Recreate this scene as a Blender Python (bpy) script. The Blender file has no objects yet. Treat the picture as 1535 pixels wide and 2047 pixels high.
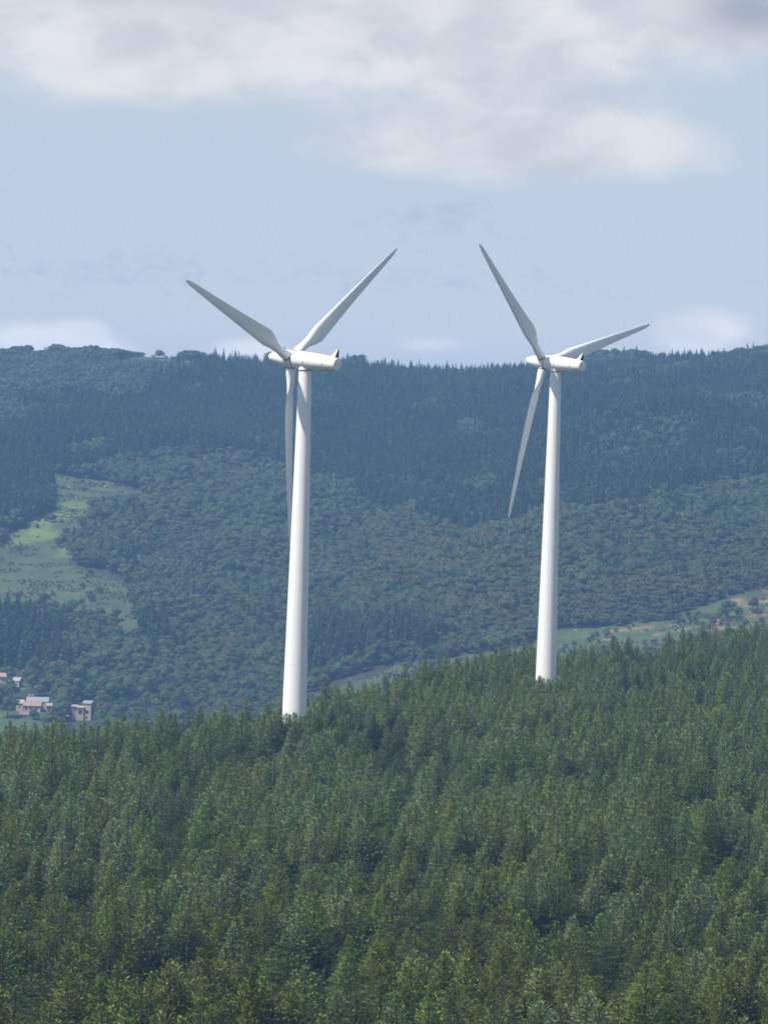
import bpy, math, random
import numpy as np
from mathutils import Vector, Matrix, Euler

scene = bpy.context.scene
COL = scene.collection
R = math.radians

# ------------------------------------------------------------------ camera
PW, PH, F = 1535.0, 2047.0, 8680.0          # photo size and focal length in photo pixels
CAM = Vector((0.0, 0.0, 0.0))
PITCH = -73.5 / F
ROLL = R(1.8)
cam_rot = (Matrix.Rotation(PITCH, 3, 'X') @ Matrix.Rotation(R(90), 3, 'X') @ Matrix.Rotation(ROLL, 3, 'Z'))
cd = bpy.data.cameras.new('camera'); cam = bpy.data.objects.new('camera', cd); COL.objects.link(cam)
cam.matrix_world = cam_rot.to_4x4()
cd.sensor_fit = 'VERTICAL'; cd.sensor_height = 24.0; cd.lens = 24.0 * F / PH
cd.clip_start = 0.5; cd.clip_end = 20000
scene.camera = cam
CR = np.array(cam_rot)


def at(px, py, Y):
    """point at forward distance Y on the sight line through photo pixel (px, py)"""
    d = CR @ np.array([(px - PW / 2) / F, -(py - PH / 2) / F, -1.0])
    return d * (Y / d[1])


def to_px(X, Y, Z):
    P = np.stack([np.asarray(X, float), np.asarray(Y, float), np.asarray(Z, float)], -1)
    q = P @ CR
    return PW / 2 + F * q[..., 0] / -q[..., 2], PH / 2 - F * q[..., 1] / -q[..., 2]


# ------------------------------------------------------------------ light
SUN_DIR = Vector((-math.sin(R(61)) * math.cos(R(57.5)), -math.cos(R(61)) * math.cos(R(57.5)), math.sin(R(57.5))))
sl = bpy.data.lights.new('sun', 'SUN'); sun = bpy.data.objects.new('sun', sl); COL.objects.link(sun)
sl.energy = 5.0; sl.angle = R(0.5); sl.color = (1.0, 0.95, 0.865)
sun.rotation_euler = (-SUN_DIR).to_track_quat('-Z', 'Y').to_euler()

SKY_STRENGTH = 0.07
world = bpy.data.worlds.new('World'); scene.world = world; world.use_nodes = True
nt = world.node_tree; nt.nodes.clear()


class NT:
    """tiny helper for node trees"""
    def __init__(s, tree): s.t = tree
    def n(s, typ, **kw):
        nd = s.t.nodes.new(typ)
        for k, v in kw.items(): setattr(nd, k, v)
        return nd
    def link(s, a, b): s.t.links.new(a, b)
    def put(s, sock, v):
        if isinstance(v, bpy.types.NodeSocket): s.t.links.new(v, sock)
        else: sock.default_value = v
    def m(s, op, a, b=0.0, c=0.0, clamp=False):
        nd = s.n('ShaderNodeMath', operation=op); nd.use_clamp = clamp
        s.put(nd.inputs[0], a); s.put(nd.inputs[1], b); s.put(nd.inputs[2], c)
        return nd.outputs[0]
    def mix(s, f, a, b, mode='MIX'):
        nd = s.n('ShaderNodeMix', data_type='RGBA', blend_type=mode)
        s.put(nd.inputs[0], f)
        for sock, v in ((nd.inputs[6], a), (nd.inputs[7], b)):
            s.put(sock, v if isinstance(v, bpy.types.NodeSocket) or len(v) == 4 else (*v, 1.0))
        return nd.outputs[2]
    def noise(s, vec, scale, detail=4.0, rough=0.5, dist=0.0):
        nd = s.n('ShaderNodeTexNoise'); nd.inputs['Scale'].default_value = scale
        nd.inputs['Detail'].default_value = detail; nd.inputs['Roughness'].default_value = rough
        nd.inputs['Distortion'].default_value = dist
        if vec is not None: s.put(nd.inputs['Vector'], vec)
        return nd.outputs[0]
    def ramp(s, v, a, b, lo=0.0, hi=1.0, smooth=True):
        nd = s.n('ShaderNodeMapRange'); nd.interpolation_type = 'SMOOTHSTEP' if smooth else 'LINEAR'
        s.put(nd.inputs[0], v); s.put(nd.inputs[1], a); s.put(nd.inputs[2], b); s.put(nd.inputs[3], lo); s.put(nd.inputs[4], hi)
        return nd.outputs[0]


w = NT(nt)
sky = w.n('ShaderNodeTexSky', sky_type='NISHITA'); sky.sun_disc = False
sky.sun_elevation = R(57.5); sky.sun_rotation = math.atan2(SUN_DIR.x, SUN_DIR.y)
scene.cycles.filter_width = 1.7
sky.altitude = 300; sky.air_density = 1.0; sky.dust_density = 1.0; sky.ozone_density = 1.0
tc = w.n('ShaderNodeTexCoord'); sep = w.n('ShaderNodeSeparateXYZ'); w.link(tc.outputs['Generated'], sep.inputs[0])
az = w.m('ARCTAN2', sep.outputs[0], sep.outputs[1]); el = w.m('ARCSINE', sep.outputs[2])
comb = w.n('ShaderNodeCombineXYZ'); w.link(az, comb.inputs[0]); w.link(w.m('MULTIPLY', el, 1.9), comb.inputs[1])
n_big = w.noise(comb.outputs[0], 22.0, 5.0, 0.46, 0.2)
n_mid = w.noise(comb.outputs[0], 70.0, 6.0, 0.55, 0.4)
n_wisp = w.noise(comb.outputs[0], 120.0, 8.0, 0.62, 1.2)
K = 1.0 / SKY_STRENGTH


def azel(px, py):
    p = at(px, py, 1.0); p = p / np.linalg.norm(p)
    return math.atan2(p[0], p[1]), math.asin(p[2])


def blob(px, py, ax, ay, power=1.0):
    a0, e0 = azel(px, py)
    dx = w.m('DIVIDE', w.m('SUBTRACT', az, a0), ax / F); dy = w.m('DIVIDE', w.m('SUBTRACT', el, e0), ay / F)
    r2 = w.m('ADD', w.m('MULTIPLY', dx, dx), w.m('MULTIPLY', dy, dy))
    return w.m('MULTIPLY', w.m('POWER', 2.718, w.m('MULTIPLY', r2, -1.0)), power)


def add(lst):
    v = lst[0]
    for x in lst[1:]: v = w.m('ADD', v, x)
    return v


CLOUDS = [(600, 0, 720, 180, 1.35), (260, 120, 260, 80, 0.6), (1110, 290, 300, 80, 1.05), (760, 300, 200, 60, 0.45), (1060, 120, 230, 90, .35),
          (110, 690, 150, 45, 1.1), (175, 660, 50, 30, .6), (1385, 665, 100, 50, 1.25), (490, 700, 90, 26, 1.0), (870, 690, 120, 22, .5), (1480, 30, 150, 75, 0.9)]
field = add([blob(*c) for c in CLOUDS])
# elsewhere round the sky: scattered cumulus, away from the framed patch
far_side = w.ramp(w.m('ABSOLUTE', az), 0.13, 0.3)
field = w.m('ADD', field, w.m('MULTIPLY', w.m('MULTIPLY', far_side, w.noise(tc.outputs['Generated'], 3.0, 6.0, .55)), 0.6))
edge = w.m('ADD', field, w.m('ADD', w.m('MULTIPLY', w.m('SUBTRACT', n_big, 0.5), 0.75), w.m('MULTIPLY', w.m('SUBTRACT', n_mid, 0.5), 0.35)))
mask = w.ramp(edge, 0.20, 0.92)
thin = w.m('MULTIPLY', w.ramp(w.m('ADD', add([blob(870, 440, 130, 50, .95), blob(230, 545, 330, 55, .7), blob(900, 560, 450, 35, .6), blob(10, 370, 60, 40, .4)]),
               w.m('MULTIPLY', w.m('SUBTRACT', n_wisp, 0.5), 3.2)), 0.3, 1.3), 0.5)
lum = w.ramp(w.m('ADD', n_big, w.m('MULTIPLY', w.m('SUBTRACT', n_mid, 0.5), 0.5)), 0.32, 0.68)
shade = blob(1500, 20, 130, 70, 1.0)
cloud_c = w.mix(lum, (0.490, 0.500, 0.530), (0.650, 0.638, 0.632))
lowc = w.n('ShaderNodeVectorMath', operation='SCALE'); w.link(cloud_c, lowc.inputs[0]); w.link(w.ramp(el, R(1.2), R(3.0), 1.45, 1.0), lowc.inputs[3]); cloud_c = lowc.outputs[0]
cloud_c = w.mix(shade, cloud_c, (0.31, 0.33, 0.40))
scale = w.n('ShaderNodeVectorMath', operation='SCALE'); w.link(cloud_c, scale.inputs[0]); scale.inputs[3].default_value = K
veil = w.n('ShaderNodeVectorMath', operation='SCALE'); w.link(w.mix(w.ramp(el, R(0.5), R(3.6)), (0.525, 0.540, 0.570), (0.452, 0.512, 0.585)), veil.inputs[0]); veil.inputs[3].default_value = K
vs = w.n('ShaderNodeVectorMath', operation='SCALE'); w.link(veil.outputs[0], vs.inputs[0]); w.link(w.ramp(el, R(0.5), R(5), 1.22, 1.02), vs.inputs[3])
base = w.mix(w.ramp(el, R(9), R(32), 0.85, 0.0), sky.outputs[0], vs.outputs[0])
thin_c = w.n('ShaderNodeVectorMath', operation='SCALE'); thin_c.inputs[0].default_value = (0.355, 0.405, 0.485); thin_c.inputs[3].default_value = K
base = w.mix(thin, base, thin_c.outputs[0])
final = w.mix(mask, base, scale.outputs[0])
bg = w.n('ShaderNodeBackground'); w.link(final, bg.inputs[0]); bg.inputs[1].default_value = SKY_STRENGTH
out = w.n('ShaderNodeOutputWorld'); w.link(bg.outputs[0], out.inputs[0])

scene.view_settings.view_transform = 'Standard'; scene.view_settings.look = 'None'
scene.view_settings.exposure = 0.46; scene.view_settings.gamma = 1.0
scene.render.engine = 'CYCLES'
scene.cycles.max_bounces = 4; scene.cycles.diffuse_bounces = 2; scene.cycles.glossy_bounces = 1
scene.cycles.transmission_bounces = 2; scene.cycles.volume_bounces = 0; scene.cycles.transparent_max_bounces = 4
scene.cycles.use_denoising = True; scene.cycles.denoiser = 'OPENIMAGEDENOISE'; scene.cycles.denoising_prefilter = 'ACCURATE'

# ------------------------------------------------------------------ helpers
rng = np.random.default_rng(7)
random.seed(7)


def vnoise(x, y, s, seed):
    """smooth value noise in 0..1 at cell size s"""
    x = np.asarray(x, float) / s; y = np.asarray(y, float) / s
    xi = np.floor(x).astype(np.int64); yi = np.floor(y).astype(np.int64)
    fx = x - xi; fy = y - yi; fx = fx * fx * (3 - 2 * fx); fy = fy * fy * (3 - 2 * fy)
    def h(a, b):
        n = (a * 374761393 + b * 668265263 + seed * 974634777) & 0xffffffff
        n = ((n ^ (n >> 13)) * 1274126177) & 0xffffffff
        return ((n ^ (n >> 16)) & 0xffff) / 65535.0
    return (h(xi, yi) * (1 - fx) + h(xi + 1, yi) * fx) * (1 - fy) + (h(xi, yi + 1) * (1 - fx) + h(xi + 1, yi + 1) * fx) * fy


def smooth(t):
    t = np.clip(t, 0, 1); return t * t * (3 - 2 * t)


def mesh_from(name, verts, faces, mats, midx=None, attrs=None, smooth_shade=False):
    """verts (n,3); faces: one array (m,k) or list of such arrays"""
    if not isinstance(faces, (list, tuple)): faces = [faces]
    faces = [np.asarray(f, np.int32) for f in faces if len(f)]
    me = bpy.data.meshes.new(name)
    verts = np.asarray(verts, np.float32)
    me.vertices.add(len(verts)); me.vertices.foreach_set('co', verts.ravel())
    nl = sum(f.size for f in faces); npoly = sum(len(f) for f in faces)
    me.loops.add(nl); me.polygons.add(npoly)
    me.loops.foreach_set('vertex_index', np.concatenate([f.ravel() for f in faces]))
    tot = np.concatenate([np.full(len(f), f.shape[1], np.int32) for f in faces])
    start = np.concatenate([[0], np.cumsum(tot)[:-1]]).astype(np.int32)
    me.polygons.foreach_set('loop_start', start); me.polygons.foreach_set('loop_total', tot)
    for m in (mats if isinstance(mats, (list, tuple)) else [mats]): me.materials.append(m)
    if midx is not None: me.polygons.foreach_set('material_index', np.asarray(midx, np.int32))
    me.polygons.foreach_set('use_smooth', np.full(npoly, smooth_shade))
    if attrs:
        for k, (dom, typ, arr) in attrs.items():
            a = me.attributes.new(k, typ, dom)
            a.data.foreach_set('color' if 'COLOR' in typ else 'value', np.asarray(arr, np.float32 if typ != 'INT' else np.int32).ravel())
    me.update(calc_edges=True); me.validate()
    return me


def link(name, data, parent=None, mat=None, **props):
    o = bpy.data.objects.new(name, data); COL.objects.link(o)
    if parent is not None: o.parent = parent
    if mat is not None: o.matrix_local = mat
    for k, v in props.items(): o[k] = v
    return o


class MB:
    """collects shapes into one mesh"""
    def __init__(s): s.v = []; s.f = []; s.mi = []; s.cur = 0
    def add(s, vs, fs):
        b = len(s.v); s.v += [tuple(v) for v in vs]; s.f += [tuple(i + b for i in f) for f in fs]; s.mi += [s.cur] * len(fs)
    def box(s, c, d, M=None):
        x, y, z = [k / 2 for k in d]
        vs = [Vector((c[0] + a * x, c[1] + b * y, c[2] + e * z)) for a in (-1, 1) for b in (-1, 1) for e in (-1, 1)]
        if M: vs = [M @ v for v in vs]
        s.add(vs, [(0, 1, 3, 2), (4, 6, 7, 5), (0, 4, 5, 1), (2, 3, 7, 6), (0, 2, 6, 4), (1, 5, 7, 3)])
    def lathe(s, prof, n=48, axis='Z', caps=True):
        """prof: list of (radius, height)"""
        vs = []; fs = []
        for r, h in prof:
            for k in range(n):
                a = 2 * math.pi * k / n; p = (r * math.cos(a), r * math.sin(a), h)
                vs.append(p if axis == 'Z' else (p[2], p[0], p[1]))
        for i in range(len(prof) - 1):
            for k in range(n):
                a, b = i * n + k, i * n + (k + 1) % n
                fs.append((a, b, b + n, a + n))
        if caps:
            fs.append(tuple(range(n))[::-1]); fs.append(tuple(range((len(prof) - 1) * n, len(prof) * n)))
        s.add(vs, fs)
    def tube(s, pts, rads, n=8):
        vs = []; fs = []
        for i, p in enumerate(pts):
            p = Vector(p); d = (Vector(pts[min(i + 1, len(pts) - 1)]) - Vector(pts[max(i - 1, 0)])).normalized()
            u = d.orthogonal().normalized(); v = d.cross(u)
            if i and u.dot(pu) < 0: u, v = -u, -v
            pu = u
            for k in range(n):
                a = 2 * math.pi * k / n; vs.append(p + (u * math.cos(a) + v * math.sin(a)) * rads[i])
        for i in range(len(pts) - 1):
            for k in range(n):
                a, b = i * n + k, i * n + (k + 1) % n; fs.append((a, b, b + n, a + n))
        fs.append(tuple(range(n))[::-1]); fs.append(tuple(range((len(pts) - 1) * n, len(pts) * n)))
        s.add(vs, fs)
    def mesh(s, name, mats, smooth_shade=False, angle=None):
        me = bpy.data.meshes.new(name); me.from_pydata(s.v, [], s.f)
        for m in (mats if isinstance(mats, (list, tuple)) else [mats]): me.materials.append(m)
        me.polygons.foreach_set('material_index', s.mi)
        me.polygons.foreach_set('use_smooth', [smooth_shade] * len(me.polygons)); me.update()
        if smooth_shade: me.set_sharp_from_angle(angle=R(angle or 35))
        return me


# ------------------------------------------------------------------ materials
def new_mat(name):
    m = bpy.data.materials.new(name); m.use_nodes = True; t = NT(m.node_tree)
    return m, t, m.node_tree.nodes['Principled BSDF']


def foliage_mat(name, dark, light, dead=(0.09, 0.065, 0.04), rough=0.62, transl=0.12, var=1.0):
    m, t, p = new_mat(name)
    oi = t.n('ShaderNodeObjectInfo'); at_ = t.n('ShaderNodeAttribute'); at_.attribute_name = 'tone'
    geo = t.n('ShaderNodeNewGeometry')
    tone = at_.outputs['Fac']
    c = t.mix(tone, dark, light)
    rnd = oi.outputs['Random']
    h = t.n('ShaderNodeHueSaturation')
    t.put(h.inputs['Hue'], t.m('ADD', t.m('MULTIPLY', t.m('FRACT', t.m('MULTIPLY', rnd, 7.31)), 0.05 * var), 0.5 - 0.025 * var))
    t.put(h.inputs['Saturation'], t.m('ADD', t.m('MULTIPLY', t.m('FRACT', t.m('MULTIPLY', rnd, 3.77)), 0.4 * var), 1 - .2 * var))
    t.put(h.inputs['Value'], t.m('ADD', t.m('MULTIPLY', rnd, 0.6 * var), 1 - 0.3 * var))
    t.link(c, h.inputs['Color'])
    # patches where the whole stand is a little lighter or yellower
    pn = t.noise(oi.outputs['Location'], 0.018, 3.0)
    c2 = t.mix(t.ramp(pn, 0.42, 0.68, 0.0, 0.4 * var), h.outputs[0], (light[0] * 1.12, light[1] * 1.0, light[2] * 0.9))
    # some trees carry dry brown shoots
    c3 = t.mix(t.m('MULTIPLY', t.m('GREATER_THAN', t.m('FRACT', t.m('MULTIPLY', rnd, 23.17)), 0.965), 0.4), c2, dead)
    t.link(c3, p.inputs['Base Color']); p.inputs['Roughness'].default_value = rough
    p.inputs['Specular IOR Level'].default_value = 0.3
    tr = t.n('ShaderNodeBsdfTranslucent'); t.link(c3, tr.inputs[0])
    mx = t.n('ShaderNodeMixShader'); mx.inputs[0].default_value = transl
    t.link(p.outputs[0], mx.inputs[1]); t.link(tr.outputs[0], mx.inputs[2])
    t.link(mx.outputs[0], m.node_tree.nodes['Material Output'].inputs['Surface'])
    return m


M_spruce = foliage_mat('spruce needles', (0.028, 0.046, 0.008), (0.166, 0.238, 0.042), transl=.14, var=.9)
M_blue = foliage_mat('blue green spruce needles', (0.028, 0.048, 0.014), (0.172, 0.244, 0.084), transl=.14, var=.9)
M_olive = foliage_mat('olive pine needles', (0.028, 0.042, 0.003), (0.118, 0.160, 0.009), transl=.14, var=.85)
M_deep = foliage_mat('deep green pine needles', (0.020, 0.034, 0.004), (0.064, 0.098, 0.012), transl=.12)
M_farspruce = foliage_mat('hill spruce needles', (0.026, 0.048, 0.012), (0.086, 0.134, 0.036), var=1.3)
M_farleaf = foliage_mat('hill broadleaf leaves', (0.028, 0.050, 0.010), (0.076, 0.122, 0.028), var=1.4)
M_farolive = foliage_mat('olive broadleaf leaves', (0.042, 0.052, 0.009), (0.088, 0.104, 0.020), var=1.0)
M_bracken = foliage_mat('bracken fronds', (0.055, 0.072, 0.018), (0.100, 0.125, 0.036), var=1.0)
M_shrub = foliage_mat('hill scrub leaves', (0.035, 0.052, 0.022), (0.085, 0.110, 0.042), var=1.0)


def simple_mat(name, col, rough=0.7, noise=0.12, scale=2.0, metallic=0.0):
    m, t, p = new_mat(name)
    tcn = t.n('ShaderNodeTexCoord'); n = t.noise(tcn.outputs['Object'], scale, 5.0, 0.6)
    dk = tuple(c * (1 - noise) for c in col); lt = tuple(min(1, c * (1 + noise)) for c in col)
    t.link(t.mix(n, dk, lt), p.inputs['Base Color'])
    p.inputs['Roughness'].default_value = rough; p.inputs['Metallic'].default_value = metallic
    return m


M_bark = simple_mat('conifer bark', (0.055, 0.042, 0.032), 0.9, 0.4, 6)
M_white = simple_mat('white turbine paint', (0.84, 0.84, 0.825), 0.38, 0.03, 0.8)
M_tower = simple_mat('white tower paint', (0.85, 0.85, 0.835), 0.42, 0.03, 0.35)
M_blade = simple_mat('pale grey blade gelcoat', (0.86, 0.87, 0.88), 0.34, 0.03, 0.5)
M_seam = simple_mat('grey flange', (0.76, 0.76, 0.76), 0.6, 0.1, 2)
M_dark = simple_mat('dark seam rubber', (0.05, 0.05, 0.055), 0.6, 0.1, 2)
M_vent = simple_mat('dark vent grille', (0.03, 0.03, 0.03), 0.5, 0.1, 2)
M_stone = simple_mat('pinkish stone wall', (0.42, 0.33, 0.27), 0.9, 0.3, 0.9)
M_render_w = simple_mat('pale rendered wall', (0.42, 0.37, 0.32), 0.85, 0.1, 0.9)
M_slate = simple_mat('grey slate roof', (0.24, 0.25, 0.27), 0.6, 0.2, 0.8)
M_slate2 = simple_mat('brown tiled roof', (0.34, 0.27, 0.24), 0.8, 0.2, 0.8)
M_tile = simple_mat('terracotta roof', (0.33, 0.20, 0.14), 0.8, 0.25, 0.8)
M_pane = simple_mat('dark window glass', (0.03, 0.035, 0.04), 0.15, 0.1, 1)
M_rock = simple_mat('pale rock', (0.55, 0.52, 0.48), 0.9, 0.2, 0.5)
M_wood = simple_mat('weathered wood', (0.25, 0.21, 0.17), 0.9, 0.2, 1)
M_cream = simple_mat('cream painted metal', (0.34, 0.32, 0.29), 0.4, 0.05, 1)

# ------------------------------------------------------------------ terrain
TREE_H = 7.4
crest_ctl = [(-700, 1510, 740), (0, 1466, 740), (300, 1452, 735), (480, 1442, 720), (590, 1408, 735), (700, 1380, 790), (900, 1326, 860), (1100, 1298, 920),
             (1300, 1283, 945), (1535, 1258, 955), (2300, 1205, 980)]
cr = np.array([at(*c) for c in crest_ctl])
ridge_ctl = [(-900, 760), (-300, 725), (0, 712), (60, 706), (150, 703), (240, 708), (290, 713), (345, 716), (430, 722), (540, 727), (700, 728), (800, 737), (920, 744),
             (1000, 740), (1100, 731), (1200, 724), (1300, 718), (1400, 715), (1535, 710), (1900, 700), (2600, 730)]
YR = 3100.0
rd = np.array([at(a, b, YR) for a, b in ridge_ctl])
low_ctl = [(-900, 1500), (0, 1485), (400, 1470), (620, 1435), (850, 1365), (1070, 1325), (1300, 1295), (1535, 1268), (2400, 1200)]
Y0 = 1900.0
lo = np.array([at(a, b, Y0) for a, b in low_ctl])


def far_shape(s):
    return 0.92 * s + 0.08 * smooth(s)


def height(X, Y):
    X = np.asarray(X, float); Y = np.asarray(Y, float)
    yc = np.interp(X, cr[:, 0], cr[:, 1]); zc = np.interp(X, cr[:, 0], cr[:, 2]) - TREE_H
    z0 = -52.0 + 0.012 * X
    s = np.clip((Y - 340) / np.maximum(yc - 340, 1), -0.2, 1)
    near = z0 + (zc - z0) * np.sign(s) * np.abs(s) ** 1.7
    near = near + (vnoise(X, Y, 42, 1) - .5) * 4.2 * smooth((Y - 240) / 100) * (1 - smooth((s - .75) / .2)) \
                + (vnoise(X, Y, 15, 2) - .5) * 1.0 * smooth((Y - 240) / 100)
    near = np.where(Y < 300, -1.7 - (-1.7 - near) * (1 - np.exp(-np.clip(Y, 0, None) / 55)), near)
    near = np.where(Y < 0, -1.7 + Y * 0.02, near)
    z_low = np.interp(X, lo[:, 0], lo[:, 2])
    t = np.clip((Y - yc) / (Y0 - yc), 0, 1)
    mid = zc + (z_low - zc) * smooth(t) ** 0.62 - 16 * np.sin(np.pi * np.clip(t * 1.0, 0, 1)) ** 0.8 * (1 - t)
    z_r = np.interp(X, rd[:, 0], rd[:, 2])
    s2 = np.clip((Y - Y0) / (YR - Y0), 0, 1)
    farz = z_low + (z_r - z_low) * far_shape(s2)
    farz = farz + ((vnoise(X, Y, 160, 5) - .5) * 22 + (vnoise(X, Y, 60, 6) - .5) * 9) * np.sin(np.pi * s2) ** 0.7
    # stream gully running up the hillside, with the nearer spur on its right
    gx, gy = GULLY
    g = gx_interp(Y)
    farz = farz + (-13 * np.exp(-((X - g) / 34) ** 2) + 9 * np.exp(-((X - g - 95) / 75) ** 2)) * np.sin(np.pi * np.clip((s2 - .1) / .75, 0, 1))
    back = np.clip((Y - YR) / 1600, 0, 1)
    farz = np.where(Y > YR, z_r - 150 * back ** 1.3 - 4 * smooth(back * 30), farz)
    return np.where(Y <= yc, near, np.where(Y < Y0, mid, farz))


GULLY = (np.array([at(640, 1230, 2330)[0], at(760, 1130, 2450)[0], at(930, 1060, 2560)[0], at(1130, 985, 2700)[0], at(1300, 915, 2830)[0]]),
         np.array([2330., 2450., 2560., 2700., 2830.]))


def gx_interp(Y): return np.interp(Y, GULLY[1], GULLY[0])


def ground_hit(px, py, y0=1850.0, y1=3250.0):
    """where the sight line through a photo pixel meets the far hillside"""
    ys = np.arange(y0, y1, 2.0)
    d = at(px, py, 1.0)
    X = d[0] * ys; Z = d[2] * ys
    k = np.nonzero(height(X, ys) >= Z)[0]
    Yh = ys[k[0]] if len(k) else y1
    return Vector((d[0] * Yh, Yh, float(height(d[0] * Yh, Yh))))


def inpoly(px, py, poly):
    px = np.asarray(px); py = np.asarray(py); c = np.zeros(px.shape, bool)
    n = len(poly)
    for i in range(n):
        x1, y1 = poly[i]; x2, y2 = poly[(i + 1) % n]
        if y1 == y2: continue
        c ^= ((y1 > py) != (y2 > py)) & (px < (x2 - x1) * (py - y1) / (y2 - y1) + x1)
    return c


# regions of ground cover on the far hill (outlines as seen, turned into ground positions through the terrain)
BRIGHT = [[(128, 993), (178, 1003), (160, 1028), (108, 1052), (106, 1078), (60, 1084), (10, 1092), (30, 1062), (70, 1040), (112, 1020)],
          [(110, 1096), (165, 1098), (172, 1116), (120, 1118)], [(190, 1038), (240, 1040), (235, 1054), (190, 1052)], [(245, 1098), (285, 1092), (290, 1110), (250, 1118)]]
FIELD = [[(92, 948), (180, 953), (265, 978), (300, 990), (240, 1012), (200, 1012), (172, 1040), (160, 1056), (110, 1078), (130, 1100), (150, 1138), (215, 1152), (262, 1170),
          (262, 1195), (232, 1240), (120, 1228), (40, 1222), (-60, 1215), (-60, 1092), (20, 1088), (60, 1075), (50, 1055), (110, 1018), (112, 985)],
         [(232, 1180), (262, 1190), (285, 1275), (240, 1280)], [(330, 1228), (365, 1236), (360, 1262), (335, 1258)]]
RIDGE_G = [[(240, 732), (255, 690), (352, 690), (352, 734), (300, 730)], [(352, 700), (420, 700), (415, 736), (355, 744)], [(60, 700), (105, 702), (100, 712), (60, 712)]]
STRIP = [[(604, 1400), (700, 1362), (760, 1342), (830, 1320), (930, 1308), (1070, 1282), (1110, 1255), (1250, 1248), (1340, 1240), (1400, 1215), (1450, 1186), (1535, 1172),
          (1600, 1168), (1640, 1600), (560, 1600), (590, 1500), (596, 1420)]]
BROWN = [[(1438, 1186), (1535, 1168), (1650, 1165), (1650, 1215), (1500, 1217), (1450, 1208)], [(1180, 1262), (1330, 1246), (1400, 1238), (1540, 1222), (1650, 1210), (1650, 1250), (1400, 1262), (1200, 1280)]]
VALLEY = [[(-60, 1418), (80, 1420), (120, 1450), (130, 1490), (-60, 1490)], [(36, 1366), (52, 1366), (50, 1378), (38, 1376)]]
GLADE = [[(895, 1050), (925, 1055), (960, 1068), (940, 1076), (905, 1068)], [(1270, 912), (1310, 906), (1300, 922), (1275, 922)], [(340, 915), (420, 930), (400, 938), (350, 930)]]
SPRUCE = [[(500, 690), (1140, 690), (1170, 760), (1180, 900), (1120, 985), (1000, 1062), (905, 1055), (850, 1035), (760, 1020), (700, 985), (620, 965), (540, 935), (420, 925),
           (330, 905), (250, 925), (180, 945), (92, 945), (112, 985), (110, 1018), (50, 1055), (-60, 1075), (-60, 885), (60, 860), (80, 815), (250, 800), (360, 760)],
          [(1140, 690), (1650, 690), (1650, 930), (1535, 945), (1350, 985), (1250, 1010), (1130, 1030), (1120, 985), (1180, 900), (1170, 760)],
          [(-60, 1225), (60, 1235), (150, 1300), (165, 1340), (90, 1345), (-60, 1345)], [(285, 1235), (345, 1240), (352, 1290), (280, 1290)],
          [(600, 1265), (760, 1240), (900, 1270), (860, 1300), (700, 1345), (610, 1380)]]
SCRUB = [[(-60, 690), (500, 690), (360, 760), (250, 800), (80, 815), (60, 860), (-60, 885)], [(330, 1060), (430, 1060), (420, 1200), (280, 1230), (262, 1170), (300, 1120)]]


def region(polys, px, py):
    c = np.zeros(np.shape(px), bool)
    for p in polys: c |= inpoly(px, py, p)
    return c


def spread(lo_, hi_, step): return list(np.arange(lo_, hi_, step))


xs = np.array([-2600, -2000, -1500, -1100, -800, -620, -500, -430] + spread(-380, 380, 4.0) + [380, 430, 500, 620, 800, 1100, 1500, 2000, 2600])
ys = np.array([-400, -200, -100, -50, -20] + spread(0, 250, 10.0) + spread(250, 980, 5.0) + spread(980, 1840, 20.0) + spread(1840, 3180, 5.0) + spread(3180, 4800, 90.0) + [4800.0])
gX, gY = np.meshgrid(xs, ys); gZ = height(gX, gY)
gpx, gpy = to_px(gX, np.maximum(gY, 1), gZ)
wob = (vnoise(gX, gY, 9, 21) - .5) * 10; wob2 = (vnoise(gX, gY, 14, 22) - .5) * 8
colr = np.zeros(gX.shape + (4,), np.float32); colr[..., 3] = 1
colr[..., :3] = (0.035, 0.038, 0.022)
isfar = gY > 1800
for polys, c in ((FIELD, (0.068, 0.094, 0.030)), (RIDGE_G, (0.085, 0.105, 0.042)), (STRIP, (0.064, 0.094, 0.030)), (BROWN, (0.25, 0.165, 0.085)), (GLADE, (0.10, 0.15, 0.05)), (VALLEY, (0.065, 0.115, 0.035)), (BRIGHT, (0.115, 0.17, 0.045))):
    mk = region(polys, gpx + wob, gpy + wob2) & isfar
    if polys is BROWN: mk &= (vnoise(gX, gY, 9, 23) > .42) & ((gpx > 1420) | (vnoise(gX, gY, 7, 24) > .6))
    colr[mk, :3] = c
nv = gX.size; nx = len(xs); ny = len(ys)
idx = np.arange(nv).reshape(ny, nx)
quads = np.stack([idx[:-1, :-1], idx[:-1, 1:], idx[1:, 1:], idx[1:, :-1]], -1).reshape(-1, 4)
m_ground, t, p = new_mat('hill ground')
ca = t.n('ShaderNodeVertexColor'); ca.layer_name = 'cover'
geo = t.n('ShaderNodeNewGeometry')
n1 = t.noise(geo.outputs['Position'], 0.05, 8.0, 0.65); n2 = t.noise(geo.outputs['Position'], 0.35, 5.0, 0.7)
c = t.mix(t.ramp(n1, 0.35, 0.65), t.mix(1.0, ca.outputs[0], (0.72, 0.70, 0.72), 'MULTIPLY'), t.mix(1.0, ca.outputs[0], (1.15, 1.2, 1.05), 'MULTIPLY'))
c = t.mix(t.ramp(n2, 0.38, 0.62, 0, .55), c, t.mix(1.0, c, (0.55, 0.58, 0.55), 'MULTIPLY'))
c = t.mix(t.ramp(t.noise(geo.outputs['Position'], 0.028, 4.0, .6), 0.56, 0.70, 0, .35), c, t.mix(1.0, c, (1.75, 1.05, 0.85), 'MULTIPLY'))
t.link(c, p.inputs['Base Color']); p.inputs['Roughness'].default_value = 0.95
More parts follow.
